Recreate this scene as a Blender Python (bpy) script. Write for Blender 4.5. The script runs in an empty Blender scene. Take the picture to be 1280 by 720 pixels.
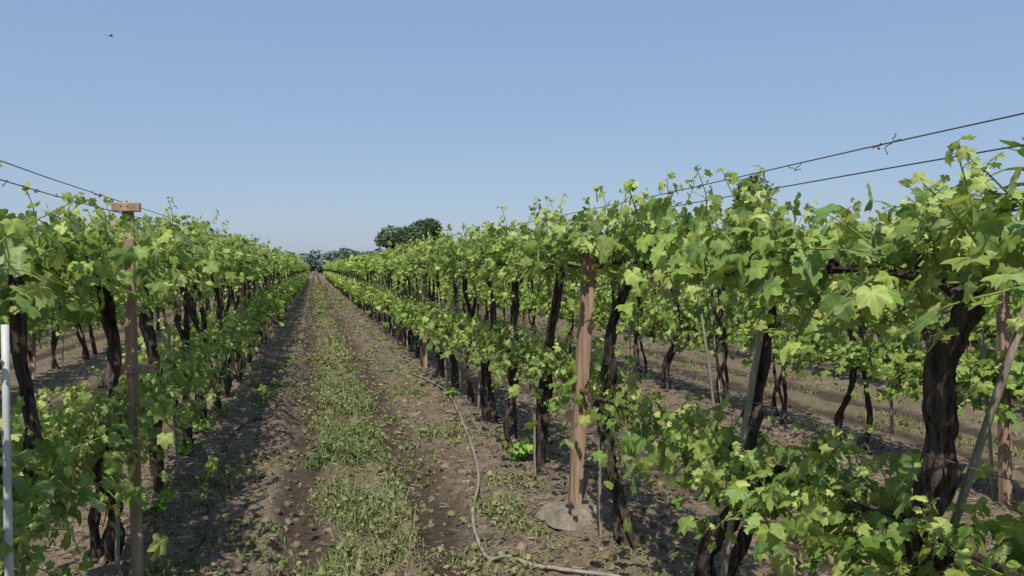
import bpy, math, random
import numpy as np
from mathutils import Vector

R = np.random.RandomState(7)
random.seed(7)
scene = bpy.context.scene
COL = scene.collection

# ------------------------------------------------------------------ helpers
def hsh(a, b, s):
    v = np.sin(a*127.1 + b*311.7 + s*74.7)*43758.5453
    return v - np.floor(v)
def vnoise(x, y, s=0):
    xi = np.floor(x); yi = np.floor(y); fx = x-xi; fy = y-yi
    fx = fx*fx*(3-2*fx); fy = fy*fy*(3-2*fy)
    a = hsh(xi, yi, s); b = hsh(xi+1, yi, s); c = hsh(xi, yi+1, s); d = hsh(xi+1, yi+1, s)
    return (a*(1-fx)+b*fx)*(1-fy) + (c*(1-fx)+d*fx)*fy
def fbm(x, y, s=0, o=4):
    t = 0; amp = .5
    for i in range(o):
        t = t + amp*vnoise(x*2**i+i*17.3, y*2**i+i*9.1, s+i); amp *= .5
    return t

class Geo:
    """triangle soup accumulator"""
    def __init__(self):
        self.v=[]; self.f=[]; self.m=[]; self.uv=[]; self.c=[]; self.s=[]; self.n=0
    def add(self, v, f, mat=0, uv=None, col=None, smooth=True):
        v = np.asarray(v, float).reshape(-1,3); f = np.asarray(f, int).reshape(-1,3)
        self.v.append(v); self.f.append(f+self.n)
        self.m.append(np.full(len(f), mat)); self.s.append(np.full(len(f), smooth))
        self.uv.append(np.zeros((len(v),2)) if uv is None else np.asarray(uv,float))
        c = np.ones((len(v),4))
        if col is not None: c[:, :3] = np.asarray(col,float)
        self.c.append(c); self.n += len(v)
    def mesh(self, name, mats):
        v=np.concatenate(self.v); f=np.concatenate(self.f)
        me=bpy.data.meshes.new(name)
        me.vertices.add(len(v)); me.vertices.foreach_set('co', v.ravel().astype(np.float32))
        me.loops.add(len(f)*3); me.loops.foreach_set('vertex_index', f.ravel().astype(np.int32))
        me.polygons.add(len(f)); me.polygons.foreach_set('loop_start', (np.arange(len(f))*3).astype(np.int32))
        me.polygons.foreach_set('material_index', np.concatenate(self.m).astype(np.int32))
        me.polygons.foreach_set('use_smooth', np.concatenate(self.s).astype(bool))
        uvl=me.uv_layers.new(name='UVMap')
        uv=np.concatenate(self.uv)[f.ravel()]
        uvl.data.foreach_set('uv', uv.ravel().astype(np.float32))
        ca=me.color_attributes.new(name='tint', type='FLOAT_COLOR', domain='POINT')
        ca.data.foreach_set('color', np.concatenate(self.c).ravel().astype(np.float32))
        for m in mats: me.materials.append(m)
        me.update(calc_edges=True); me.validate()
        return me
def obj(name, me, loc=(0,0,0), rot=0, scale=(1,1,1), parent=None):
    o=bpy.data.objects.new(name, me); COL.objects.link(o)
    o.location=loc; o.rotation_euler=(0,0,rot); o.scale=scale
    if parent: o.parent=parent
    return o
def empty(name, loc=(0,0,0)):
    e=bpy.data.objects.new(name, None); COL.objects.link(e); e.location=loc; e.empty_display_size=.2
    return e
def unit(a): return a/np.maximum(np.linalg.norm(a,axis=-1,keepdims=True),1e-9)

def catmull(P, n):
    P=np.asarray(P,float); Q=np.vstack([2*P[0]-P[1],P,2*P[-1]-P[-2]])
    out=[]; seg=len(P)-1
    for t in np.linspace(0,seg-1e-6,n):
        i=int(t); u=t-i; a,b,c,d=Q[i:i+4]
        out.append(.5*((2*b)+(-a+c)*u+(2*a-5*b+4*c-d)*u*u+(-a+3*b-3*c+d)*u**3))
    return np.array(out)
def tube(g, P, rad, n=24, sides=8, mat=0, rough=0.0, seed=0, col=None, caps=True, twist=0.0):
    P=np.asarray(P,float)
    C=catmull(P,n) if len(P)>1 and n>len(P) else P
    n=len(C); rad=np.interp(np.linspace(0,1,n), np.linspace(0,1,len(np.atleast_1d(rad))), np.atleast_1d(rad)) if np.ndim(rad) else np.full(n,rad)
    T=unit(np.gradient(C,axis=0)); up=np.array([0.31,0.95,0.05]) if abs(T[0][2])>.5 else np.array([0,0,1.])
    N=unit(np.cross(T,up)); B=np.cross(T,N)
    a=np.linspace(0,2*np.pi,sides,endpoint=False)[None,:]+np.linspace(0,twist,n)[:,None]
    r=rad[:,None]*np.ones((1,sides))
    if rough>0:
        ii=np.arange(sides)[None,:]*np.ones((n,1)); tt=np.linspace(0,1,n)[:,None]*np.ones((1,sides))
        L=np.sum(np.linalg.norm(np.diff(C,axis=0),axis=1))
        ridg=hsh(ii,ii*0+3,seed)
        r=r*(1+rough*(ridg-.5)*1.0+rough*1.3*(vnoise(ii*.9,tt*L*14,seed+5)-.5)+rough*1.6*(vnoise(ii*0+.5,tt*L*9,seed+9)-.5))
    V=C[:,None,:]+r[:,:,None]*(np.cos(a)[:,:,None]*N[:,None,:]+np.sin(a)[:,:,None]*B[:,None,:])
    V=V.reshape(-1,3); F=[]
    i=np.arange(n-1)[:,None]; j=np.arange(sides)[None,:]; j2=(j+1)%sides
    A=(i*sides+j).ravel(); Bq=(i*sides+j2).ravel(); D=((i+1)*sides+j).ravel(); E=((i+1)*sides+j2).ravel()
    F=np.concatenate([np.stack([A,Bq,E],1),np.stack([A,E,D],1)])
    if caps:
        V=np.vstack([V,C[0],C[-1]]); jj=np.arange(sides)
        F=np.vstack([F,np.stack([(jj+1)%sides,jj,np.full(sides,n*sides)],1),
                     np.stack([(n-1)*sides+jj,(n-1)*sides+(jj+1)%sides,np.full(sides,n*sides+1)],1)])
    uv=np.zeros((len(V),2)); uv[:n*sides,0]=np.tile(np.arange(sides)/sides,n); uv[:n*sides,1]=np.repeat(np.linspace(0,1,n),sides)
    g.add(V,F,mat,uv,col)
def boxg(g, c, s, mat=0, axis=None, seed=0, col=None, seg=1, bev=.004):
    """box with bevelled edges, c centre, s full size, axis = 3x3 rows"""
    import bmesh
    bm=bmesh.new(); bmesh.ops.create_cube(bm,size=1)
    for v in bm.verts: v.co=Vector((v.co.x*s[0],v.co.y*s[1],v.co.z*s[2]))
    bmesh.ops.bevel(bm,geom=bm.edges[:],offset=bev,segments=1,affect='EDGES')
    bmesh.ops.triangulate(bm,faces=bm.faces[:]); bm.verts.ensure_lookup_table()
    V=np.array([v.co[:] for v in bm.verts]); F=np.array([[v.index for v in f.verts] for f in bm.faces]); bm.free()
    if axis is not None: V=V@np.asarray(axis)
    g.add(V+np.asarray(c),F,mat,None,col,smooth=False)

# ------------------------------------------------------------------ materials
def newmat(name):
    m=bpy.data.materials.new(name); m.use_nodes=True; nt=m.node_tree; nt.nodes.clear()
    return m,nt,nt.nodes,nt.links
def mth(N,Lk,op,a,b=None,c=None):
    n=N.new('ShaderNodeMath'); n.operation=op
    for i,x in enumerate([a,b,c]):
        if x is None: continue
        if isinstance(x,(int,float)): n.inputs[i].default_value=x
        else: Lk.new(x,n.inputs[i])
    return n.outputs[0]
def mixc(N,Lk,f,a,b,mode='MIX'):
    n=N.new('ShaderNodeMix'); n.data_type='RGBA'; n.blend_type=mode
    for i,x in ((0,f),(6,a),(7,b)):
        if isinstance(x,(int,float)): n.inputs[i].default_value=x
        elif isinstance(x,tuple): n.inputs[i].default_value=(*x,1)
        else: Lk.new(x,n.inputs[i])
    return n.outputs[2]
def noise(N,Lk,vec,scale,detail=4,rough=.55):
    n=N.new('ShaderNodeTexNoise'); n.inputs['Scale'].default_value=scale; n.inputs['Detail'].default_value=detail; n.inputs['Roughness'].default_value=rough
    if vec is not None: Lk.new(vec,n.inputs['Vector'])
    return n.outputs['Fac']
def ramp(N,Lk,f,lo,hi):
    n=N.new('ShaderNodeMapRange'); n.inputs[1].default_value=lo; n.inputs[2].default_value=hi; Lk.new(f,n.inputs[0]); return n.outputs[0]

def leaf_material(name, veins=True, transl=.32, rough=.48, trans_tint=(1.35,1.25,.6), cheap=False):
    m,nt,N,L=newmat(name)
    out=N.new('ShaderNodeOutputMaterial'); at=N.new('ShaderNodeAttribute'); at.attribute_name='tint'
    col=at.outputs['Color']
    geo=N.new('ShaderNodeNewGeometry')
    if veins:
        uv=N.new('ShaderNodeUVMap'); sp=N.new('ShaderNodeSeparateXYZ'); L.new(uv.outputs[0],sp.inputs[0])
        x,y=sp.outputs[0],sp.outputs[1]
        ang=mth(N,L,'ABSOLUTE',mth(N,L,'ARCTAN2',x,y))
        r=mth(N,L,'SQRT',mth(N,L,'ADD',mth(N,L,'MULTIPLY',x,x),mth(N,L,'MULTIPLY',y,y)))
        ds=[mth(N,L,'ABSOLUTE',mth(N,L,'SUBTRACT',ang,a)) for a in (0.0,0.93,1.85)]
        d=mth(N,L,'MULTIPLY',mth(N,L,'MINIMUM',mth(N,L,'MINIMUM',ds[0],ds[1]),ds[2]),r)
        v=mth(N,L,'SUBTRACT',1.0,ramp(N,L,d,.012,.05))
        side=mth(N,L,'SINE',mth(N,L,'MULTIPLY',mth(N,L,'SUBTRACT',r,mth(N,L,'MULTIPLY',d,.9)),38.0))
        side=ramp(N,L,side,.80,1.0)
        vv=mth(N,L,'MAXIMUM',mth(N,L,'MULTIPLY',v,.55),mth(N,L,'MULTIPLY',side,.16))
        lt=mixc(N,L,1.0,col,(1.5,1.4,1.5),'MULTIPLY')
        col=mixc(N,L,vv,col,lt)
        tc=N.new('ShaderNodeTexCoord')
        nf=noise(N,L,tc.outputs['Object'],26,2)
        col=mixc(N,L,ramp(N,L,nf,.3,.75),mixc(N,L,1.0,col,(.80,.82,.78),'MULTIPLY'),mixc(N,L,1.0,col,(1.2,1.14,1.1),'MULTIPLY'))
    back=mixc(N,L,.35,col,(.26,.35,.18))
    col2=mixc(N,L,geo.outputs['Backfacing'],col,back)
    if cheap:
        p=N.new('ShaderNodeBsdfDiffuse'); L.new(col2,p.inputs['Color'])
    else:
        p=N.new('ShaderNodeBsdfPrincipled'); L.new(col2,p.inputs['Base Color']); p.inputs['Roughness'].default_value=rough
        p.inputs['Specular IOR Level'].default_value=.35
    t=N.new('ShaderNodeBsdfTranslucent'); L.new(mixc(N,L,1.0,col,trans_tint,'MULTIPLY'),t.inputs['Color'])
    mx=N.new('ShaderNodeMixShader'); mx.inputs[0].default_value=transl
    L.new(p.outputs[0],mx.inputs[1]); L.new(t.outputs[0],mx.inputs[2]); L.new(mx.outputs[0],out.inputs[0])
    return m
def simple_mat(name, c1, c2, scale=8, rough=.8, stretch=(1,1,1), bump=.4, bd=.01, use_tint=False, detail=5, spec=.3, coord='Object'):
    m,nt,N,L=newmat(name)
    out=N.new('ShaderNodeOutputMaterial'); tc=N.new('ShaderNodeTexCoord'); mp=N.new('ShaderNodeMapping')
    mp.inputs['Scale'].default_value=stretch; L.new(tc.outputs[coord],mp.inputs[0])
    f=noise(N,L,mp.outputs[0],scale,detail,.62); f2=noise(N,L,mp.outputs[0],scale*.23,2)
    col=mixc(N,L,ramp(N,L,f,.34,.66),c1,c2)
    col=mixc(N,L,ramp(N,L,f2,.3,.7),mixc(N,L,1.0,col,(.75,.75,.75),'MULTIPLY'),col)
    if use_tint:
        at=N.new('ShaderNodeAttribute'); at.attribute_name='tint'; col=mixc(N,L,1.0,col,at.outputs['Color'],'MULTIPLY')
    p=N.new('ShaderNodeBsdfPrincipled'); L.new(col,p.inputs['Base Color']); p.inputs['Roughness'].default_value=rough
    p.inputs['Specular IOR Level'].default_value=spec
    b=N.new('ShaderNodeBump'); b.inputs['Strength'].default_value=bump; b.inputs['Distance'].default_value=bd
    L.new(f,b.inputs['Height']); L.new(b.outputs[0],p.inputs['Normal']); L.new(p.outputs[0],out.inputs[0])
    return m

M_LEAF=leaf_material('vine_leaf',transl=.35)
M_LEAF_FAR=leaf_material('vine_leaf_far',veins=False,cheap=True,transl=.30)
M_WEED=leaf_material('weed_leaf',veins=False,transl=.12,cheap=True)
M_TREE=leaf_material('tree_leaf',veins=False,transl=.12,cheap=True)
M_BANANA=leaf_material('banana_leaf',veins=False,transl=.3,rough=.4)
M_BARK=simple_mat('vine_bark',(.022,.017,.014),(.170,.136,.110),scale=30,rough=.95,stretch=(1.7,1.7,.14),bump=1.0,bd=.035,spec=.1)
M_STEM=simple_mat('green_shoot',(.16,.20,.05),(.24,.28,.08),scale=20,rough=.5,bump=.1)
M_CANE=simple_mat('brown_cane',(.10,.055,.03),(.20,.12,.07),scale=20,rough=.7,bump=.2)
M_POST=simple_mat('post_wood',(.24,.15,.10),(.43,.31,.22),scale=14,rough=.85,stretch=(3,3,.12),bump=.6,bd=.006,spec=.15)
M_STAKE=simple_mat('stake_wood',(.20,.17,.13),(.37,.33,.26),scale=18,rough=.85,stretch=(3,3,.2),bump=.5,bd=.004)
M_WHITE=simple_mat('white_pipe',(.50,.52,.52),(.64,.65,.64),scale=6,rough=.45,bump=.1)
M_WIRE=simple_mat('steel_wire',(.07,.07,.075),(.14,.14,.14),scale=30,rough=.5,bump=.1)
M_HOSE=simple_mat('black_hose',(.03,.028,.026),(.07,.06,.05),scale=30,rough=.6,bump=.2)
M_HOSEP=simple_mat('grey_hose',(.22,.19,.16),(.38,.34,.29),scale=22,rough=.6,bump=.2)
M_DEBRIS=simple_mat('debris',(.8,.8,.8),(1,1,1),scale=10,rough=.9,use_tint=True)
M_CONC=simple_mat('footing_concrete',(.17,.14,.11),(.30,.255,.20),scale=22,rough=.95,bump=.9,bd=.03)
M_TRUNK=simple_mat('tree_bark',(.05,.04,.03),(.12,.10,.08),scale=6,rough=.9,stretch=(1,1,.3))
M_BIRD=simple_mat('bird_feather',(.02,.02,.02),(.05,.05,.05),scale=20)

# ------------------------------------------------------------------ leaf templates
def leaf_template(seed, lod=0):
    rs=np.random.RandomState(seed)
    if lod==0:
        th=[0,7,14,22,31,37,44,53,62,70,78,88,98,107,116,126,137,149,160,170]
        rr=[1.0,.86,.87,.74,.66,.72,.80,.93,.80,.79,.66,.64,.77,.70,.72,.60,.61,.52,.50,.30]
        inner=True
    elif lod==1:
        th=[0,14,31,53,72,98,120,155]; rr=[1.0,.84,.66,.92,.68,.76,.66,.5]; inner=False
    else:
        th=[0,50,115]; rr=[1.0,.85,.72]; inner=False
    th=np.radians(th); rr=np.array(rr)
    ang=np.concatenate([-th[::-1][:-1],[0],th[1:]])
    rad=np.concatenate([rr[::-1][:-1],[rr[0]],rr[1:]])
    rad=rad*(1+rs.uniform(-.06,.06,len(rad)))
    x=np.sin(ang)*rad; y=np.cos(ang)*rad
    k=len(ang)
    rs0=rs.uniform(-1,1.2); rs1=rs.uniform(0,6)
    def zf(x,y):
        r2=x*x+y*y; a=np.arctan2(x,y)
        return (-.26*r2*(1+.3*rs0) + .16*np.abs(x) + .07*np.sin(a*5+rs1)*np.sqrt(r2) - .12*y*y*(y>0))
    pts=[[0,0,0]]; F=[]
    if inner:
        xi,yi=x*.52,y*.52
        pts+= [[a,b,zf(a,b)] for a,b in zip(xi,yi)]
        pts+= [[a,b,zf(a,b)] for a,b in zip(x,y)]
        for i in range(k-1):
            F.append([0,1+i+1,1+i]); a=1+i; b=a+1; c=1+k+i; d=c+1
            F+= [[a,b,d],[a,d,c]]
    else:
        pts+= [[a,b,zf(a,b)] for a,b in zip(x,y)]
        for i in range(k-1): F.append([0,i+2,i+1])
    P=np.array(pts); return P,np.array(F)
TEMPL={l:[leaf_template(s+l*50,l) for s in range(5)] for l in (0,1,2)}

def put_leaves(g, pos, nrm, tip, size, col, lod, mat, rs):
    n=len(pos)
    nrm=unit(nrm); tip=unit(tip-nrm*np.sum(tip*nrm,axis=1,keepdims=True)); b=np.cross(tip,nrm)
    which=rs.randint(0,5,n)
    for k in range(5):
        idx=np.where(which==k)[0]
        if len(idx)==0: continue
        P,F=TEMPL[lod][k]; zs=rs.uniform(.3,1.9,len(idx)); xs=rs.uniform(.85,1.08,len(idx))
        V=pos[idx][:,None,:]+size[idx][:,None,None]*(P[None,:,0,None]*(b[idx]*xs[:,None])[:,None,:]+P[None,:,1,None]*tip[idx][:,None,:]+(P[None,:,2,None]*zs[:,None,None])*nrm[idx][:,None,:])
        Ft=F[None]+(np.arange(len(idx))*len(P))[:,None,None]
        uv=np.tile(P[:,:2],(len(idx),1)); c=np.repeat(col[idx],len(P),axis=0)
        g.add(V.reshape(-1,3),Ft.reshape(-1,3),mat,uv,c)

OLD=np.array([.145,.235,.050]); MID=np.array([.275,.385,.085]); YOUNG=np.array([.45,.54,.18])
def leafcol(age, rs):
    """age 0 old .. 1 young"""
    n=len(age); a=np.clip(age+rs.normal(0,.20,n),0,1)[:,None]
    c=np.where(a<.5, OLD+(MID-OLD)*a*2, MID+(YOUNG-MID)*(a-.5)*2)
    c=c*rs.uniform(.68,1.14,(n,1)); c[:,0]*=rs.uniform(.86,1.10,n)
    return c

def canopy(g, rs, Llen, zc, nsh, shl, halfw, droop, fill, ztop, zbot, lod, lsize=.066, stems=True):
    pos=[];nrm=[];tip=[];size=[];age=[]
    for s in range(nsh):
        y0=rs.uniform(-Llen/2,Llen/2); side=rs.choice([-1,1])
        p=np.array([rs.normal(0,.04),y0,zc+rs.normal(0,.02)])
        out=rs.uniform(.05,1.0)
        d=np.array([side*out,rs.normal(0,.38),rs.uniform(.55,1.15)]); 
        dr=rs.uniform(.01,.05)
        if rs.rand()<droop: d=np.array([side*rs.uniform(.6,1),rs.normal(0,.4),rs.uniform(-.1,.4)]); dr=rs.uniform(.10,.16)
        d=d/np.linalg.norm(d); Ls=shl*rs.uniform(.55,1.15); step=.038; k=max(4,int(Ls/step)); pts=[p.copy()]
        for i in range(k):
            d=d+np.array([rs.normal(0,.10),rs.normal(0,.10),-dr+rs.normal(0,.06)])
            if abs(p[0])>halfw: d[0]-=np.sign(p[0])*.25
            if p[2]>ztop-.12: d[2]-=.10
            d=d/np.linalg.norm(d); p=p+d*step; pts.append(p.copy())
            t=i/k
            if i<1: continue
            sd=np.cross(d,[rs.normal(0,.3),rs.normal(0,.3),1.0]); sd=sd/np.linalg.norm(sd)*(1 if i%2 else -1)
            lp=p+sd*rs.uniform(.03,.075)*(1-.7*t)+np.array([0,0,rs.uniform(-.01,.03)])
            if stems and lod==0:
                tube(g,[p,(p+lp)/2+[0,0,.006],lp],[.0016,.0011],n=3,sides=3,mat=1,caps=False)
            pos.append(lp); o=np.array([np.sign(lp[0]+1e-6)*rs.uniform(.1,1.0),rs.normal(-.15,.5),rs.uniform(.2,1.0)])
            nrm.append(o+rs.normal(0,.30,3)); tip.append(sd*1.0+np.array([np.sign(lp[0])*.5,0,-.7])+rs.normal(0,.4,3))
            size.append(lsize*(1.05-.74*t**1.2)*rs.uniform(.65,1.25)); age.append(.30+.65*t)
        for q in range(3):
            pos.append(p+rs.normal(0,.012,3)); nrm.append(np.array([rs.normal(),rs.normal(),.6])); tip.append(d+rs.normal(0,.4,3)); size.append(lsize*.28*rs.uniform(.7,1.3)); age.append(1.0)
        if stems: tube(g,np.array(pts),[.0045,.0016],n=len(pts) if lod==0 else max(4,len(pts)//2),sides=5 if lod==0 else 3,mat=1,caps=False)
    for i in range(fill):
        y0=rs.uniform(-Llen/2,Llen/2); x0=rs.normal(0,halfw*.62); z0=rs.triangular(zbot,zc+(ztop-zc)*.25,ztop-.08)
        pos.append([x0,y0,z0]); nrm.append(np.array([np.sign(x0)*rs.uniform(.1,1.1),rs.normal(-.12,.5),rs.uniform(.15,1)])+rs.normal(0,.3,3))
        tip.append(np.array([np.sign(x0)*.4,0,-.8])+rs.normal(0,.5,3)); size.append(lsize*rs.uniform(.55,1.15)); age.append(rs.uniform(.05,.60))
    age=np.array(age)
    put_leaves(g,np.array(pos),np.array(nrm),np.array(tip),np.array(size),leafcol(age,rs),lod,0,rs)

VS=1.08  # vine spacing
def upper_mesh(seed,lod,short=False):
    rs=np.random.RandomState(seed); g=Geo()
    if short:  canopy(g,rs,VS+.14,1.58,36,.36,.32,.34,165,1.93,1.36,0,lsize=.058)
    elif lod==0: canopy(g,rs,VS+.12,1.62,34,.51,.31,.22,170,2.11,1.43,0,lsize=.058)
    else:      canopy(g,rs,VS+.12,1.62,21,.51,.30,.22,95,2.11,1.44,1,lsize=.071)
    return g.mesh('upper_foliage_%d_%d'%(lod,seed),[M_LEAF if lod==0 else M_LEAF_FAR,M_STEM])
def lower_mesh(seed,lod):
    rs=np.random.RandomState(seed); g=Geo()
    if lod==0: canopy(g,rs,VS+.08,.80,26,.36,.31,.34,115,1.12,.54,0,lsize=.056)
    else:      canopy(g,rs,VS+.08,.84,19,.42,.34,.32,110,1.27,.54,1,lsize=.070)
    return g.mesh('lower_foliage_%d_%d'%(lod,seed),[M_LEAF if lod==0 else M_LEAF_FAR,M_STEM])
def stem_set(g, rs, main, lowstem=True, r=.034, q=1.0):
    main=np.asarray(main,float); top=main[-1]
    n=int(44*q); sd=rs.randint(1000)
    tube(g,main,[r*1.35,r*1.05,r*.90,r*1.0,r*.80,r*.90],n=n,sides=int(14*q),mat=0,rough=.74,seed=sd,twist=rs.uniform(-3,3))
    for s in (-1,1):   # cordon arms
        arm=[top-[0,0,.04],top+[rs.normal(0,.02),s*.10,.03],top+[rs.normal(0,.03),s*.32,.035+rs.normal(0,.01)],[rs.normal(0,.03),top[1]+s*.60,1.60]]
        tube(g,arm,[r*.75,r*.42,r*.28,r*.2],n=int(16*q),sides=int(9*q),mat=0,rough=.45,seed=sd+s+3)
    for i in range(7):
        y=rs.uniform(-.5,.5); p=np.array([0,top[1]+y,1.60]); tube(g,[p,p+[rs.normal(0,.03),rs.normal(0,.02),.06]],[.010,.005],n=3,sides=5,mat=0)
    # loose bark strips on the main stem
    C=catmull(main,30)
    for i in range(10):
        k=rs.randint(3,24); a=rs.uniform(0,6.28); o=np.array([math.cos(a),math.sin(a),0]); L=rs.uniform(.05,.14)
        p=C[k]+o*r*1.0; tube(g,[p,p+[o[0]*.006,o[1]*.006,-L*.5],p+[o[0]*.020,o[1]*.020,-L]],[.004,.002],n=4,sides=4,mat=0)
    if lowstem:
        b=main[0]+np.array([rs.normal(0,.03),rs.choice([-1,1])*rs.uniform(.05,.14),0]); t=np.array([rs.normal(0,.03),main[len(main)//2][1]+rs.normal(0,.10),.80])
        P=[b,b+(t-b)*.33+rs.normal(0,.035,3)*[1,1,.3],b+(t-b)*.66+rs.normal(0,.035,3)*[1,1,.3],t]
        tube(g,P,[r*.85,r*.65,r*.7,r*.5],n=int(28*q),sides=int(10*q),mat=0,rough=.6,seed=sd+8,twist=1.5)
        top2=t
    else: top2=np.array([0,main[len(main)//2][1],.78])
    for s in (-1,1):
        arm=[top2-[0,0,.05],top2+[rs.normal(0,.02),s*.1,.02],top2+[rs.normal(0,.03),s*.3,.03],top2+[0,s*.52,.03]]
        tube(g,arm,[r*.6,r*.4,r*.3,r*.2],n=int(14*q),sides=int(8*q),mat=0,rough=.4,seed=sd+s+30)
def wig(rs,bx,by,tx,ty,amp,top=1.60):
    P=[]; zs=(-.05,.28,.58,.90,1.25,top)
    wx=rs.uniform(0,6.28); wy=rs.uniform(0,6.28)
    for i,z in enumerate(zs):
        t=max(0,z)/top; e=1 if 0<i<5 else .2
        P.append([bx+(tx-bx)*t+e*amp*.8*math.sin(wx+i*1.9)+rs.normal(0,amp*.25),by+(ty-by)*t+e*amp*math.sin(wy+i*1.7)+rs.normal(0,amp*.3),z])
    return np.array(P)
def trunk_mesh(seed,q=1.0):
    rs=np.random.RandomState(seed); g=Geo()
    stem_set(g,rs,wig(rs,rs.normal(0,.04),rs.normal(0,.18),0,rs.normal(0,.05),.07),lowstem=rs.rand()<.7,r=rs.uniform(.021,.031),q=q)
    if rs.rand()<.55:
        tube(g,wig(rs,rs.normal(0,.05),rs.normal(0,.12),rs.normal(0,.03),rs.normal(0,.14),.07),[.028,.018,.017,.020,.014],n=int(38*q),sides=int(10*q),mat=0,rough=.6,seed=seed+77,twist=2)
    return g.mesh('trunk_%d'%seed,[M_BARK])

UP0=[upper_mesh(100+i,0) for i in range(8)]; LO0=[lower_mesh(200+i,0) for i in range(7)]
UPS=[upper_mesh(150+i,0,True) for i in range(5)]
UP1=[upper_mesh(300+i,1) for i in range(7)]; LO1=[lower_mesh(400+i,1) for i in range(6)]
TR0=[trunk_mesh(500+i) for i in range(10)]; TR1=[trunk_mesh(600+i,.55) for i in range(7)]

XR=1.73; XL=-1.06; SP=XR-XL
def ground_h(x,y):
    u=(x-XL)/SP; u=(u-np.floor(u))*SP      # 0..2.79 from row to row
    mound=.05*(np.exp(-(u/.38)**2)+np.exp(-((u-SP)/.38)**2))
    u2=u+.10*(vnoise(y*.5,y*0+2,15)-.5)+.05*(vnoise(y*2.3,y*0+7,16)-.5)
    r1=np.exp(-((u2-.98)/.15)**4); r2=np.exp(-((u2-1.80)/.17)**4)
    rut=-.055*r1-.075*r2
    edge=.035*np.exp(-((u2-1.20)/.07)**2)+.045*np.exp(-((u2-1.56)/.07)**2)+.03*np.exp(-((u2-2.05)/.1)**2)+.040*np.exp(-((u2-.76)/.07)**2)
    far=np.clip(1-np.abs(y)/60,0.15,1)
    inm=np.clip(np.minimum((x+1.3)/.3,(1.95-x)/.3),0,1)        # only the walked alley is deeply rutted
    wob=(.5+1.0*vnoise(x*1.2,y*1.2,4))*(.30+.70*inm); sm=1-.65*np.maximum(r1,r2)*inm
    return ((mound+rut*wob+edge*wob) + (.065*(fbm(x*3.1,y*2.3,1)-.5)+(.060*(fbm(x*10,y*8,2,3)-.45)+.028*(vnoise(x*24,y*21,6)-.5))*sm)*far)-.02

# ------------------------------------------------------------------ vines
def vine(X,Y,lod,parent=None,main=None,zs=1.0,seed=None,low=True,lowscale=1.0,dens=1,short=False,lowz=0.0):
    rs=random.Random(int(X*100)*7919+int(Y*100)) 
    if parent is None:
        e=empty('grapevine',(X,Y,0)); off=(0,0,0)
    else: e=parent; off=(X-parent.location.x,Y-parent.location.y,0)
    U,Lw,T=(UP0,LO0,TR0) if lod==0 else (UP1,LO1,TR1)
    if short: U=UPS
    rot=rs.choice([0,math.pi]); 
    if main is not None:
        g=Geo(); r2=np.random.RandomState(seed); mp=np.array(main,float)-np.array([X,Y,0])
        stem_set(g,r2,mp,lowstem=low,r=.034,q=1.4); tm=g.mesh('trunk_n%d'%seed,[M_BARK]); obj('trunk',tm,off,0,(1,1,1),e)
    else: obj('trunk',rs.choice(T),off,rot,(1,1,rs.uniform(.97,1.03)),e)
    s=rs.uniform(.93,1.07)*zs
    dz=1.60*(1-s)
    obj('upper_foliage',rs.choice(U),(off[0]+rs.uniform(-.04,.04),off[1]+rs.uniform(-.05,.05),dz),rs.choice([0,math.pi])+rs.uniform(-.08,.08),(rs.uniform(.9,1.15),rs.uniform(.95,1.1),s),e)
    for q in range(dens):
        s2=rs.uniform(.92,1.12)*lowscale
        obj('lower_foliage',rs.choice(Lw),(off[0]+rs.uniform(-.05,.05),off[1]+rs.uniform(-.05,.05),.80*(1-s2)+rs.uniform(-.04,.03)+lowz*(1 if q==0 else 2.2)),rs.choice([0,math.pi])+rs.uniform(-.08,.08),(rs.uniform(.85,1.2),rs.uniform(.95,1.1),s2),e)
    return e

near=[(1.62,[[1.73,2.00,-.05],[1.76,1.90,.4],[1.70,1.80,.72],[1.75,1.74,1.0],[1.71,1.70,1.3],[1.72,1.60,1.53]],1.0),
      (2.66,[[1.73,3.02,-.05],[1.70,2.96,.30],[1.76,2.80,.58],[1.72,2.66,.85],[1.75,2.64,1.15],[1.73,2.53,1.56]],1.12),
      (3.92,[[1.70,3.78,-.05],[1.72,4.02,.25],[1.76,4.30,.58],[1.72,4.16,.9],[1.70,4.06,1.25],[1.73,3.84,1.60]],.98),
      (5.15,[[1.73,5.60,-.05],[1.71,5.48,.35],[1.77,5.46,.75],[1.71,5.28,1.1],[1.73,5.08,1.58]],1.03),
      (6.35,[[1.73,6.45,-.05],[1.76,6.58,.35],[1.70,6.36,.75],[1.75,6.44,1.15],[1.73,6.35,1.58]],1.0)]
for i,(y,m,zs) in enumerate(near): vine(XR,y,0,main=m,zs=zs,seed=900+i,dens=2 if i<2 else 1,short=i<2,lowz=-.06 if i<3 else 0)
vine(XR,.55,0,zs=.85,short=True)
ys=7.45
while ys<12: vine(XR,ys,0); ys+=VS*random.uniform(.97,1.03)
YR_END=ys
lnear=[(4.25,[[-1.06,4.32,-.05],[-1.03,4.28,.35],[-1.10,4.20,.7],[-1.04,4.38,1.1],[-1.06,4.22,1.60]],1.12),
       (5.50,[[-1.06,5.66,-.05],[-1.09,5.62,.4],[-1.02,5.48,.8],[-1.09,5.46,1.2],[-1.06,5.36,1.60]],.92)]
for i,(y,m,zs) in enumerate(lnear): vine(XL,y,0,main=m,zs=zs,seed=950+i,dens=2,short=i==0,lowz=-.03)
for y in (.8,1.9,3.05): vine(XL,y,0,zs=.92,short=True,dens=2,lowscale=1.05,lowz=-.02)
ys=6.6
while ys<12: vine(XL,ys,0,zs=.95); ys+=VS*random.uniform(.97,1.03)
YL_END=ys
ys=1.1
while ys<14: vine(XR+SP,ys,0 if ys<6 else 1,dens=2 if ys<6 else 1); ys+=VS*random.uniform(.97,1.03)
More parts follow.
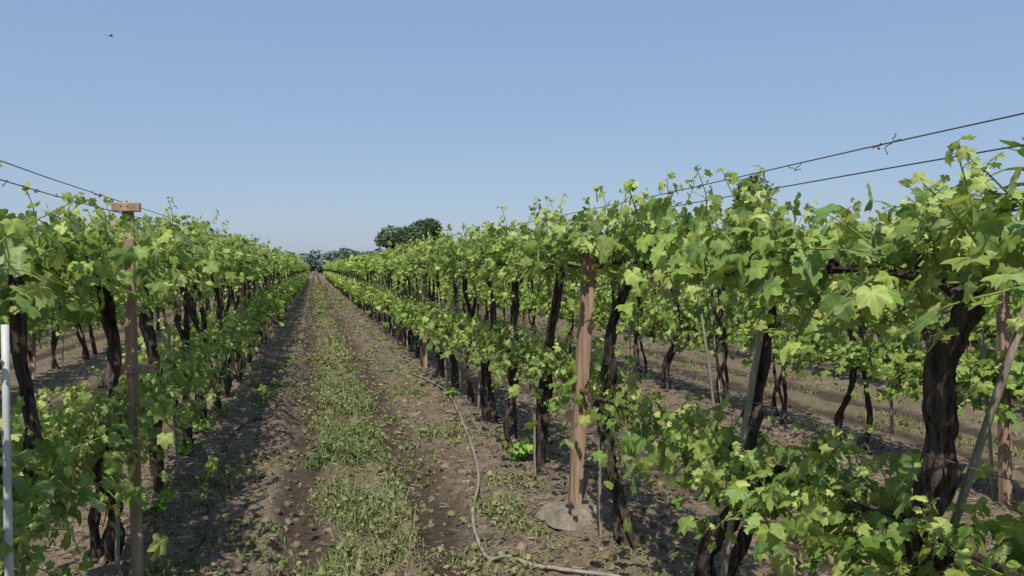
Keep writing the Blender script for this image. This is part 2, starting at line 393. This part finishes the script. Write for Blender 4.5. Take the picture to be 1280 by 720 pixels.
Y2_END=ys

SEG=6.0
def seg_mesh(seed):
    rs=np.random.RandomState(seed); g=Geo()
    n=1600
    y=rs.uniform(-SEG/2,SEG/2,n); up=rs.rand(n)<.56
    top=1.98+.16*vnoise(y*3.1,y*0,seed)
    zu=1.48+(top-1.48)*rs.beta(1.3,1.2,n); zl=.58+rs.beta(1.5,1.6,n)*(.56+.12*vnoise(y*2.5,y*0+3,seed))
    z=np.where(up,zu,zl); x=rs.normal(0,.18,n)
    pos=np.stack([x,y,z],1); nrm=np.stack([np.sign(x)*rs.uniform(.1,1,n),rs.normal(0,.5,n),rs.uniform(.3,1.1,n)],1)+rs.normal(0,.25,(n,3))
    tip=np.stack([np.sign(x)*.4,0*x,-.7+0*x],1)+rs.normal(0,.5,(n,3))
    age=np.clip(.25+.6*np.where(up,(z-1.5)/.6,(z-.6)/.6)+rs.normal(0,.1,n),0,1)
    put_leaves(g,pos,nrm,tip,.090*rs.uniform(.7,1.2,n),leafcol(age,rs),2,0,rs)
    yy=-SEG/2+.5
    while yy<SEG/2:
        P=[[rs.normal(0,.03),yy+rs.normal(0,.08),-.05],[rs.normal(0,.05),yy+rs.normal(0,.08),.8],[0,yy+rs.normal(0,.05),1.65]]
        tube(g,P,[.042,.032,.028],n=6,sides=5,mat=1)
        if rs.rand()<.5: tube(g,[[0,yy+.1,-.05],[0,yy+.06,.85]],[.038,.028],n=3,sides=5,mat=1)
        yy+=VS
    return g.mesh('far_segment_%d'%seed,[M_LEAF_FAR,M_BARK])
SEGM=[seg_mesh(700+i) for i in range(5)]
YEND=112
def row_far(X,y0,yend,mid_to):
    e=empty('grapevine_row',(X,y0,0)); y=y0; rs=random.Random(int(X*31))
    while y<mid_to: vine(X,y,1,parent=e,zs=.96); y+=VS*rs.uniform(.97,1.03)
    y+=SEG/2-.5
    while y<yend:
        obj('row_segment',rs.choice(SEGM),(0,y-y0,0),rs.choice([0,math.pi]),(rs.uniform(.9,1.1),1.01,rs.uniform(.96,1.04)),e); y+=SEG
row_far(XR,YR_END,YEND,23); row_far(XL,YL_END,YEND,23); row_far(XR+SP,Y2_END,YEND,20)
for k in range(2,8):
    X=XR+SP*k; st=max(1.0,X*.55-1.5); row_far(X,st,YEND,st+max(4,16-k*2.4))
for k in range(8,12):
    X=XR+SP*k; st=44; row_far(X,st,YEND,st)
for k in range(1,6):
    X=XL-SP*k; st=2.0 if k==1 else abs(X)*1.1; row_far(X,st,YEND,st+(12 if k<3 else 4))

# ------------------------------------------------------------------ posts, stakes, wires
def post(X,Y,top=(0,0),h=1.98,arm=None,w=.075):
    g=Geo(); 
    tx,ty=top; n=Vector((tx,ty,h)); L=n.length; zax=n.normalized(); xax=Vector((1,0,0)); yax=zax.cross(xax).normalized(); xax=yax.cross(zax)
    ax=np.array([xax[:],yax[:],zax[:]])
    boxg(g,np.array(zax)*(L/2-.1),(w,w*.62,L+.1),0,ax,bev=.005)
    if arm is not None:
        for (az,al,ox) in arm:
            boxg(g,np.array(zax)*az+np.array([ox,-w*.31-.014,0]),(al,.024,.045),0,None,bev=.004)
            for s in (-.015,.015): tube(g,[[s+tx*az/h,-w*.31-.032,az],[s+tx*az/h,-w*.31-.02,az]],[.004,.004],n=2,sides=6,mat=1)
    me=g.mesh('post',[M_POST,M_WIRE]); return obj('trellis_post',me,(X,Y,0),0)
post(1.60,4.44,top=(.07,-.10),w=.082,h=1.80)
post(-.86,4.02,top=(-.03,.03),h=1.93,arm=[(1.10,.15,.03),(1.90,.13,0)],w=.052)
post(4.50,3.92,top=(-.05,.02),arm=[(1.27,.42,.13)],w=.076,h=1.85)
rs=random.Random(3)
for X,yl in ((XR-.05,(11.5,19,27,36,48)),(XL+.05,(11.2,18.6,26.5,36,48)),(XR+SP,(11.8,19.5,27.5)),(XR+2*SP,(7.2,14.5,22)),(XR+3*SP,(9.5,17,25)),(XL-SP,(5.8,11.8,19))):
    for y in yl: post(X,y,top=(rs.uniform(-.06,.06),rs.uniform(-.08,.08)),h=rs.uniform(1.85,1.95),w=.062,arm=[(1.1,.20,.0)] if rs.random()<.3 else None)
def stake(X,Y,dx,dy,h,r=.013,mat=None,name='wooden_stake',z0=-.05):
    g=Geo(); tube(g,[[0,0,z0],[dx*.5+rs.uniform(-.01,.01),dy*.5,h*.5],[dx,dy,h]],[r,r*.85],n=8,sides=7,mat=0,rough=.15,seed=int(abs(X*Y)*100)%97)
    obj(name,g.mesh('stake',[mat or M_STAKE]),(X,Y,0))
stake(-.78,2.24,-.012,.0,1.45,.0115,M_WHITE,'white_pipe_stake')
stake(1.68,2.86,.02,-.36,1.58,.016)
stake(1.80,2.02,.06,-.46,1.52,.013)
stake(1.62,4.02,.0,.02,.62,.012)
stake(1.60,5.30,.02,.03,.85,.011)
stake(-1.0,4.2,.01,.0,.9,.012)
stake(-.98,5.95,-.05,-.1,1.2,.011)
stake(3.9,6.6,-.22,.1,1.62,.016)
for X in (XR,XL,XR+SP,XR+2*SP,XL-SP):
    y=6.8 if X in (XR,XL) else 4.0
    while y<26:
        if rs.random()<.55: stake(X+rs.uniform(-.1,.1),y,rs.uniform(-.12,.12),rs.uniform(-.3,.3),rs.uniform(.8,1.65),rs.uniform(.009,.014))
        y+=rs.uniform(.8,1.6)
for X in (XR,XL,XR+SP,XL-SP,XR+2*SP):
    g=Geo()
    for z,xo,r in ((1.985,.0,.0024),(1.915,.02,.0024),(1.60,0,.002),(1.07,-.04,.0018),(.80,0,.002)):
        P=[[X+xo+rs.uniform(-.008,.008),y,z+rs.uniform(-.006,.006)-(.012 if i%2 else 0)] for i,y in enumerate(np.arange(-3,62,2.2))]
        tube(g,P,r,n=len(P)*3,sides=5,mat=0,caps=False)
    if X in (XR,XL):
        for i in range(26):
            y=rs.uniform(1.2,7); z=rs.choice([1.985,1.915]); P=[np.array([X,y,z])]
            for q in range(5): P.append(P[-1]+np.array([rs.uniform(-.012,.012),rs.uniform(-.016,.016),rs.uniform(-.016,.010)]))
            tube(g,P,.0016,n=12,sides=4,mat=1,caps=False)
    obj('trellis_wires',g.mesh('wires',[M_WIRE,M_CANE]))

# ------------------------------------------------------------------ hoses
def gz(x,y): return float(ground_h(np.array([x]),np.array([y]))[0])
def hose(P,mat,r,lift=.006):
    g=Geo(); C=catmull(np.array([[a,b,0] for a,b in P]),160); C[:,2]=ground_h(C[:,0],C[:,1]); 
    k=np.ones(7)/7; mxz=np.array([C[max(0,i-2):i+3,2].max() for i in range(len(C))]); zz=np.convolve(np.pad(mxz,3,'edge'),k,'valid'); C[:,2]=np.maximum(zz,C[:,2])+r+lift
    tube(g,C,r,n=len(C),sides=8,mat=0); obj('drip_irrigation_hose',g.mesh('hose',[mat]))
hose([(-.72,13),(-.62,11.2),(-.668,10.06),(-.585,8.44),(-.78,7.33),(-.70,6.57),(-.715,5.56),(-.64,4.88),(-.655,4.26),(-.6,3.2),(-.7,1.5)],M_HOSE,.011)
hose([(1.42,11),(1.6,9.4),(1.53,8.1),(1.387,6.75),(1.20,5.46),(.972,4.6),(.928,4.07),(1.036,3.86),(1.20,3.68),(1.50,3.40),(1.7,2.5)],M_HOSEP,.011)

# ------------------------------------------------------------------ ground sheet
def graded(lo,hi,step,grow,start,end):
    c=list(np.arange(lo,hi,step)); s=step; v=hi
    while v<end: c.append(v); s*=grow; v+=s
    c.append(end); s=step; v=lo-step; pre=[]
    while v>start: pre.append(v); s*=grow; v-=s
    pre.append(start); return np.array(pre[::-1]+c)
gx=graded(-1.6,4.0,.026,1.035,-600,700); gy=graded(2.6,8.5,.026,1.022,-60,1200)
XX,YY=np.meshgrid(gx,gy); ZZ=ground_h(XX,YY)
fade=np.clip(1.3-np.hypot(XX,YY)/130,0,1); ZZ=ZZ*fade
g=Geo(); nx,ny=len(gx),len(gy)
i=np.arange(ny-1)[:,None]; j=np.arange(nx-1)[None,:]; A=(i*nx+j).ravel()
g.add(np.stack([XX.ravel(),YY.ravel(),ZZ.ravel()],1),np.concatenate([np.stack([A,A+1,A+nx+1],1),np.stack([A,A+nx+1,A+nx],1)]))
def ground_mat():
    m,nt,N,L=newmat('vineyard_soil'); out=N.new('ShaderNodeOutputMaterial'); geo=N.new('ShaderNodeNewGeometry')
    pos=geo.outputs['Position']; sp=N.new('ShaderNodeSeparateXYZ'); L.new(pos,sp.inputs[0])
    n1=noise(N,L,pos,1.3,4); n2=noise(N,L,pos,9,5,.65); n3=noise(N,L,pos,60,3,.7)
    c=mixc(N,L,ramp(N,L,n2,.30,.68),(.105,.079,.057),(.235,.184,.134))
    c=mixc(N,L,mth(N,L,'MULTIPLY',ramp(N,L,n1,.42,.7),.7),c,(.220,.172,.124))
    c=mixc(N,L,mth(N,L,'MULTIPLY',ramp(N,L,n3,.52,.72),.5),c,(.32,.265,.19))
    c=mixc(N,L,mth(N,L,'MULTIPLY',ramp(N,L,n3,.44,.30),.65),c,(.052,.040,.030))
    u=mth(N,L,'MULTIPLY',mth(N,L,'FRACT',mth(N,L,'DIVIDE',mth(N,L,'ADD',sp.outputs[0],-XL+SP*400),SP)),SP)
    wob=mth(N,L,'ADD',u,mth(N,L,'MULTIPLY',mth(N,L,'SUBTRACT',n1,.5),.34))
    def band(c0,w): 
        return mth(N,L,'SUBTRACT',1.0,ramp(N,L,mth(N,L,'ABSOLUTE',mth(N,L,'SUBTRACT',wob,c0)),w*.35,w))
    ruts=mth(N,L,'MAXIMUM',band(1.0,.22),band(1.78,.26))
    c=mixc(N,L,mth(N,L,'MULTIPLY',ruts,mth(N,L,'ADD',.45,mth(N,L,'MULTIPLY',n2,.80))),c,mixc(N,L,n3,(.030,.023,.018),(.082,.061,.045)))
    mid=mth(N,L,'MAXIMUM',band(1.38,.32),mth(N,L,'MULTIPLY',band(2.25,.26),.5))
    gr=mth(N,L,'MULTIPLY',mid,ramp(N,L,mth(N,L,'ADD',mth(N,L,'MULTIPLY',n2,.5),mth(N,L,'MULTIPLY',n1,.5)),.38,.56))
    c=mixc(N,L,mth(N,L,'MULTIPLY',gr,.55),c,mixc(N,L,n3,(.085,.092,.036),(.20,.185,.09)))
    p=N.new('ShaderNodeBsdfPrincipled'); L.new(c,p.inputs['Base Color']); p.inputs['Roughness'].default_value=.95; p.inputs['Specular IOR Level'].default_value=.1
    h=mth(N,L,'ADD',mth(N,L,'MULTIPLY',n2,1.0),mth(N,L,'MULTIPLY',n3,.45))
    b=N.new('ShaderNodeBump'); b.inputs['Strength'].default_value=.95; b.inputs['Distance'].default_value=.04
    L.new(h,b.inputs['Height']); L.new(b.outputs[0],p.inputs['Normal']); L.new(p.outputs[0],out.inputs[0]); return m
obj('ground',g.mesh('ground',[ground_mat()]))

# ------------------------------------------------------------------ ground scatter
def dens_y(rs,n,a,b):
    t=rs.rand(n); return a*(b/a)**t
def scatter_clods(n):
    rs=np.random.RandomState(11); g=Geo()
    base=np.array([[1,0,0],[-1,0,0],[0,1,0],[0,-1,0],[0,0,1],[0,0,-1]],float); fs=np.array([[0,2,4],[2,1,4],[1,3,4],[3,0,4],[2,0,5],[1,2,5],[3,1,5],[0,3,5]])
    vs=list(map(tuple,base)); F2=[]; cache={}
    def mid(a,b):
        k=(min(a,b),max(a,b))
        if k not in cache: q=np.array(vs[a])+np.array(vs[b]); q=q/np.linalg.norm(q); vs.append(tuple(q)); cache[k]=len(vs)-1
        return cache[k]
    for a,b,c in fs: ab,bc,ca=mid(a,b),mid(b,c),mid(c,a); F2+=[[a,ab,ca],[b,bc,ab],[c,ca,bc],[ab,bc,ca]]
    B=np.array(vs); F2=np.array(F2)
    y=dens_y(rs,n,2.4,30); x=rs.uniform(-1.8,5.0,n)+ (y>9)*rs.uniform(-2,3,n); s=(.004+.022*rs.rand(n)**5*1.3)*(1+y/25)
    z=ground_h(x,y)
    V=B[None]*rs.uniform(.6,1.35,(n,len(B),1))*s[:,None,None]*np.stack([rs.uniform(.7,1.5,n),rs.uniform(.7,1.5,n),rs.uniform(.5,.9,n)],1)[:,None,:]
    V=V+np.stack([x,y,z+s*.1],1)[:,None,:]
    col=np.array([.205,.160,.116])*rs.uniform(.5,1.3,(n,1)); col=np.repeat(col,len(B),0)
    g.add(V.reshape(-1,3),(F2[None]+(np.arange(n)*len(B))[:,None,None]).reshape(-1,3),0,None,col,smooth=True)
    obj('soil_clods',g.mesh('clods',[M_DEBRIS]))
scatter_clods(13000)
def blades(g,x,y,z,hgt,wid,col,rs,lean=.7,mat=0):
    n=len(x); a=rs.uniform(0,2*np.pi,n); d=np.stack([np.cos(a),np.sin(a),0*a],1); s=np.stack([-np.sin(a),np.cos(a),0*a],1)
    le=rs.uniform(.1,1,n)*lean; p=np.stack([x,y,z],1)
    up=np.array([0,0,1.])
    m=p+up*(hgt*.55)[:,None]*(1-.3*le)[:,None]+d*(hgt*.35*le)[:,None]
    t=p+up*(hgt*(1-.55*le))[:,None]+d*(hgt*1.0*le)[:,None]
    V=np.stack([p-s*wid[:,None]*.5,p+s*wid[:,None]*.5,m-s*wid[:,None]*.6,m+s*wid[:,None]*.6,t],1)
    F=np.array([[0,1,3],[0,3,2],[2,3,4]])
    g.add(V.reshape(-1,3),(F[None]+(np.arange(n)*5)[:,None,None]).reshape(-1,3),mat,None,np.repeat(col,5,0))
rs2=np.random.RandomState(21); g=Geo(); n=26000
y=dens_y(rs2,n,2.3,34); x=rs2.uniform(-1.9,4.8,n)+(y>9)*rs2.uniform(-3,5,n)
uu=(x-XL)/SP; uu=(uu-np.floor(uu))*SP; keep=rs2.rand(n)>.75*np.maximum(np.exp(-((uu-.98)/.2)**4),np.exp(-((uu-1.8)/.22)**4)); x=x[keep]; y=y[keep]; n=len(x); z=ground_h(x,y)+.004
hg=rs2.uniform(.015,.075,n)*(1+y/22); wd=rs2.uniform(.001,.0035,n)*(1+y/8)
pal=np.array([[.34,.27,.17],[.26,.20,.13],[.13,.095,.065],[.42,.35,.23],[.07,.05,.038]]); col=pal[rs2.randint(0,5,n)]*rs2.uniform(.7,1.2,(n,1))
a=rs2.uniform(0,2*np.pi,n); d=np.stack([np.cos(a),np.sin(a),rs2.uniform(-.05,.22,n)],1); s=np.stack([-np.sin(a),np.cos(a),rs2.normal(0,.25,n)],1); p=np.stack([x,y,z],1)
V=np.stack([p-s*wd[:,None],p+s*wd[:,None],p+d*hg[:,None]+s*wd[:,None],p+d*hg[:,None]-s*wd[:,None]],1)
g.add(V.reshape(-1,3),(np.array([[0,1,2],[0,2,3]])[None]+(np.arange(n)*4)[:,None,None]).reshape(-1,3),0,None,np.repeat(col,4,0),smooth=False)
n=2400; y=dens_y(rs2,n,2.3,24); x=rs2.uniform(-1.9,4.8,n); z=ground_h(x,y)+.010
put_leaves(g,np.stack([x,y,z],1),np.stack([rs2.normal(0,.35,n),rs2.normal(0,.35,n),np.ones(n)],1),rs2.normal(0,1,(n,3)),rs2.uniform(.010,.026,n),np.array([.19,.14,.09])*rs2.uniform(.4,1.5,(n,1)),1,0,rs2)
obj('leaf_litter',g.mesh('litter',[M_DEBRIS]))
rs3=np.random.RandomState(31); g=Geo()
def weedmask(x,y):
    u=(x-XL)/SP; u=(u-np.floor(u))*SP
    u=u+.22*(vnoise(x*0+5,y*1.1,12)-.5)+.14*(vnoise(x*0+5,y*3.7,13)-.5)
    nz=fbm(x*2.6,y*1.7,8)
    w=.23+.08*vnoise(x*0+2,y*1.7,19)
    m=np.exp(-((u-1.38)/w)**4)*np.clip(.34+(nz-.43)*6,.14,1)
    m=m+(.50*np.exp(-((u-2.2)/.25)**2)+.34*np.exp(-((u-.42)/.26)**2)+.08)*np.clip((nz-.43)*7,0,1)
    return np.clip(m,0,1)
def grow(n,ya,yb,x0,x1,per,spread,hh,ww,bias,mound=1.0):
    y=dens_y(rs3,n,ya,yb); x=rs3.uniform(x0,x1,n); wm=weedmask(x,y); k=rs3.rand(n)<wm*bias; x=x[k];y=y[k];wm=wm[k]
    hs=np.repeat(.30+wm*mound*rs3.uniform(.3,1.6,len(x)),per)
    xs=np.repeat(x,per)+rs3.normal(0,spread,len(x)*per); ysx=np.repeat(y,per)+rs3.normal(0,spread,len(x)*per); m=len(xs)
    gv=np.clip(np.repeat(vnoise(x*2.2,y*1.3,3)*1.0+rs3.rand(len(x))*.6-.2,per),0,1)[:,None]
    green=np.array([.100,.155,.042]); yel=np.array([.24,.235,.10]); straw=np.array([.33,.275,.17])
    c=green*(1-gv)+yel*gv; st=rs3.rand(m)<.30; c[st]=straw; c=c*rs3.uniform(.5,1.25,(m,1))
    blades(g,xs,ysx,ground_h(xs,ysx)-.003,rs3.uniform(.4,1.2,m)*hh*hs,rs3.uniform(.5,1.3,m)*ww*(1+ysx/14),c,rs3,lean=.95)
    q=len(x)*4; xs=np.repeat(x,4)+rs3.normal(0,spread*1.1,q); ysx=np.repeat(y,4)+rs3.normal(0,spread*1.1,q); gq=np.repeat(gv.reshape(-1,per)[:,0],4)[:,None]
    c=(np.array([.115,.18,.048])*(1-gq)+np.array([.22,.225,.10])*gq)*rs3.uniform(.5,1.4,(q,1)); 
    put_leaves(g,np.stack([xs,ysx,ground_h(xs,ysx)+rs3.uniform(.005,1,q)*hh*.8*np.repeat(.4+wm*mound,4)],1),np.stack([rs3.normal(0,.55,q),rs3.normal(0,.55,q),np.ones(q)],1),rs3.normal(0,1,(q,3)),rs3.uniform(.007,.021,q)*(1+ysx/16),c,2,0,rs3)
grow(17000,2.6,14,-1.1,1.8,10,.040,.12,.0035,1.0)
grow(10000,10,80,-1.1,1.8,8,.09,.10,.006,1.0)
grow(8500,3.2,30,1.7,10.0,7,.05,.08,.005,.9)
grow(3000,5,30,-6.5,-1.1,7,.05,.07,.005,.8)
obj('weeds',g.mesh('weeds',[M_WEED]))
def weed_plant(X,Y,n,h,seed,sz=.03):
    rs=np.random.RandomState(seed); g=Geo(); pos=[];nr=[];tp=[]
    for s in range(n):
        a=rs.uniform(0,6.28); d=np.array([math.cos(a)*.6,math.sin(a)*.6,1.0]); L=h*rs.uniform(.5,1.1); P=[np.zeros(3),d*L*.5,d*L*np.array([1.3,1.3,.85])]
        tube(g,P,[.003,.0015],n=5,sides=4,mat=1,caps=False)
        for t in np.linspace(.25,1,7):
            p=np.array(P[2])*t+rs.normal(0,.012,3); pos.append(p); nr.append([math.cos(a)*.5+rs.normal(0,.4),math.sin(a)*.5+rs.normal(0,.4),.8]); tp.append([math.cos(a)+rs.normal(0,.6),math.sin(a)+rs.normal(0,.6),-.1])
    m=len(pos); put_leaves(g,np.array(pos),np.array(nr),np.array(tp),sz*rs.uniform(.7,1.3,m),np.array([.17,.30,.06])*rs.uniform(.8,1.4,(m,1)),1,0,rs)
    obj('weed_plant',g.mesh('weedp',[M_WEED,M_STEM]),(X,Y,gz(X,Y)))
weed_plant(1.60,5.75,14,.22,1,.035)
weed_plant(-1.0,6.6,10,.22,2); weed_plant(1.62,8.9,9,.14,5,.022); weed_plant(-.95,8.4,9,.16,6,.022); weed_plant(-1.0,5.0,9,.2,7,.03); weed_plant(-.9,3.6,9,.18,8,.028); weed_plant(-1.05,7.5,9,.2,9,.03)

g=Geo(); a=np.linspace(0,2*np.pi,28,endpoint=False); V=[[0,0,.055]]; F=[]
for k,rr in enumerate((.10,.18,.25)):
    for t in a: V.append([rr*math.cos(t)*(1+.12*math.sin(3*t+1)+random.uniform(-.06,.06)),rr*math.sin(t)*(1+.1*math.sin(2*t)+random.uniform(-.06,.06)),(.05,.034,-.03)[k]+random.uniform(-.006,.006)])
for k in range(28):
    F.append([0,1+k,1+(k+1)%28])
    for q in range(2):
        A=1+q*28+k; B=1+q*28+(k+1)%28; F+=[[A,A+28,B+28],[A,B+28,B]]
g.add(V,F); obj('concrete_footing',g.mesh('footing',[M_CONC]),(1.60,4.44,gz(1.6,4.44)))

# ------------------------------------------------------------------ background trees
def crown(g,rs,c,rad,n,leaf,col,mat=0,clumps=14):
    c=np.array(c); rad=np.array(rad); cl=unit(rs.normal(0,1,(clumps,3)))*rad*rs.uniform(.35,.85,(clumps,1)); cr=rs.uniform(.28,.5,clumps)
    w=rs.randint(0,clumps,n); d=unit(rs.normal(0,1,(n,3))); r=rs.uniform(.45,1.05,n)**.6
    p=c+cl[w]+d*rad*(cr[w]*r)[:,None]; shade=.75+.5*hsh(w*1.0,w*0.,5)
    cc=np.array(col)*(shade*rs.uniform(.75,1.25,n))[:,None]
    put_leaves(g,p,d+rs.normal(0,.5,(n,3))+[0,0,.3],rs.normal(0,1,(n,3)),leaf*rs.uniform(.6,1.3,n),cc,2,mat,rs)
def tree(name,X,Y,h,cz,rad,n,leaf,col,seed):
    rs=np.random.RandomState(seed); g=Geo(); tube(g,[[0,0,-.2],[.1,.1,h*.35],[.0,.2,cz]],[h*.035,h*.022,h*.01],n=10,sides=9,mat=1,rough=.3,seed=seed)
    for i in range(8):
        a=i*.8+rs.rand(); q=[math.cos(a)*rad[0]*.7,math.sin(a)*rad[1]*.7,cz+rs.uniform(-.2,.4)*rad[2]]
        tube(g,[[.08,.1,h*rs.uniform(.3,.5)],[q[0]*.5,q[1]*.5,cz*.8],q],[h*.014,h*.009,h*.003],n=7,sides=6,mat=1)
    crown(g,rs,(0,0,cz),rad,n,leaf,col,clumps=22); obj(name,g.mesh(name,[M_TREE,M_TRUNK]),(X,Y,0))
tree('mango_tree',14.0,104,8.6,5.9,(5.6,4.6,3.3),9500,.26,(.085,.125,.065),1)
tree('broadleaf_tree',27.6,18.6,9.5,7.3,(2.7,2.7,1.7),5200,.13,(.08,.135,.045),2)
tree('broadleaf_tree',38,24,8,5.5,(3.5,3.5,2.4),4000,.2,(.06,.10,.035),3)
tree('broadleaf_tree',22.5,118,6,4.0,(4,4,2.2),3500,.25,(.085,.125,.065),4)
tree('broadleaf_tree',22.9,35.6,6.7,5.3,(1.2,1.2,1.25),2600,.13,(.085,.14,.05),6)
rs=np.random.RandomState(5); g=Geo()
for i in range(150):
    X=-170+i*3.3+rs.uniform(-2,2); Y=rs.uniform(185,230); hh=rs.uniform(3.6,5.2); nn=380
    if -8<X<22: hh=rs.uniform(6.0,7.8); nn=900
    crown(g,rs,(X,Y,hh*.48),(rs.uniform(3.5,5.5),3,hh*.52),nn,.65,np.array([.15,.20,.19])*rs.uniform(.85,1.15),clumps=12)  # distance haze put into the leaf colour: paler and bluer than nearer trees
for i in range(60):
    X=rs.uniform(60,75); Y=-5+i*3.2; crown(g,rs,(X,Y,2.4),(3,3,2.2),220,.35,np.array([.07,.10,.055])*rs.uniform(.8,1.15),clumps=8)
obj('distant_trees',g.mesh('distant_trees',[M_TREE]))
rs=np.random.RandomState(15); g=Geo()
for i in range(9):
    X=5+i*3.0+rs.uniform(-1,1); crown(g,rs,(X,150+rs.uniform(-6,6),2.6),(2.6,2.6,2.2+rs.rand()),600,.32,np.array([.11,.15,.095]),clumps=9)
obj('hedge_trees',g.mesh('hedge_trees',[M_TREE]))

def frond_leaf(g,rs,base,az,el,L,W,droop,mat=0,col=(.13,.24,.055),tears=True):
    n=16; d=np.array([math.cos(az)*math.cos(el),math.sin(az)*math.cos(el),math.sin(el)]); p=np.array(base,float); C=[p.copy()]
    for i in range(n-1):
        d=d+np.array([0,0,-droop]); d/=np.linalg.norm(d); p=p+d*L/n; C.append(p.copy())
    C=np.array(C); T=unit(np.gradient(C,axis=0)); S=unit(np.cross(T,[0,0,1.])); U=np.cross(S,T); t=np.linspace(0,1,n)
    w=W*np.sin(np.pi*np.clip(t*.93+.06,0,1))**.55*(t>.08)
    for sgn in (-1,1):
        wl=w*(rs.uniform(.75,1.0,n) if tears else 1)
        E=C+S*(sgn*wl)[:,None]+U*(-.18*wl)[:,None]
        for i in range(n-1):
            if tears and rs.rand()<.12: continue
            g.add([C[i],C[i+1],E[i+1],E[i]],[[0,1,2],[0,2,3]],mat,None,np.array(col)*rs.uniform(.8,1.25))
    tube(g,C,[.03,.008],n=n,sides=5,mat=mat,col=(.14,.2,.06))
def banana(X,Y,h,seed):
    rs=np.random.RandomState(seed); g=Geo(); tube(g,[[0,0,-.1],[.05,0,h*.35],[0,.05,h*.62]],[.14,.11,.07],n=8,sides=10,mat=1,rough=.2)
    for i in range(10): frond_leaf(g,rs,(0,.05,h*.6),i*2.4+rs.uniform(-.3,.3),rs.uniform(.5,1.35),h*rs.uniform(.42,.55),h*.07,rs.uniform(.08,.16))
    obj('banana_plant',g.mesh('banana',[M_BANANA,M_TRUNK]),(X,Y,0))
for i,(X,Y,h) in enumerate([(23.2,20.3,5.8),(23.8,18.6,6.4),(22.8,22.6,5.2),(25.2,20.0,6.5),(23.6,25.0,4.9),(24.8,16.8,6.2)]): banana(X,Y,h,40+i)

g=Geo(); tube(g,[[-.16,0,0],[-.05,0,.01],[.08,0,.01],[.2,0,0]],[.005,.04,.04,.008],n=10,sides=8)
for s in (-1,1): g.add([[-.04,0,.02],[.07,0,.02],[.05,s*.2,.09],[-.06,s*.2,.08],[-.05,s*.42,.05]],[[0,1,2],[0,2,3],[3,2,4]])
g.add([[-.14,0,0],[-.28,.05,0],[-.28,-.05,0]],[[0,1,2]])
obj('bird',g.mesh('bird',[M_BIRD]),(-14.6,61.9,19.0),.6)

# ------------------------------------------------------------------ light, world, camera
EL=math.radians(53); AZ_FROM=math.radians(180+20)   # behind the camera, slightly to the left of the row direction
sx,sy,sz=math.sin(AZ_FROM)*math.cos(EL),math.cos(AZ_FROM)*math.cos(EL),math.sin(EL)
sun=bpy.data.lights.new('sun','SUN'); sun.energy=4.8; sun.angle=math.radians(.53); sun.color=(1,.935,.83)
so=bpy.data.objects.new('sun',sun); COL.objects.link(so); so.rotation_euler=Vector((sx,sy,sz)).to_track_quat('Z','Y').to_euler(); so.location=(sx*50,sy*50,sz*50)
w=bpy.data.worlds.new('World'); scene.world=w; w.use_nodes=True; nt=w.node_tree; nt.nodes.clear()
sk=nt.nodes.new('ShaderNodeTexSky'); sk.sky_type='NISHITA'; sk.sun_disc=False; sk.sun_elevation=EL; sk.sun_rotation=AZ_FROM
sk.altitude=0; sk.air_density=1.3; sk.dust_density=.9; sk.ozone_density=2.5
bg=nt.nodes.new('ShaderNodeBackground'); bg.inputs[1].default_value=.14; wo=nt.nodes.new('ShaderNodeOutputWorld')
mx=mixc(nt.nodes,nt.links,.68,sk.outputs[0],(1.92,2.75,4.4))   # even haze over the clear sky
nt.links.new(mx,bg.inputs[0]); nt.links.new(bg.outputs[0],wo.inputs[0])
cam=bpy.data.cameras.new('camera'); cam.lens=26.0; cam.sensor_width=36; cam.clip_end=3000; cam.clip_start=.05
co=bpy.data.objects.new('camera',cam); COL.objects.link(co); co.location=(0,0,1.6); co.rotation_euler=(math.radians(90-1.55),0,math.radians(-15)); scene.camera=co
scene.view_settings.view_transform='Standard'; scene.view_settings.look='None'; scene.view_settings.exposure=0; scene.view_settings.gamma=1
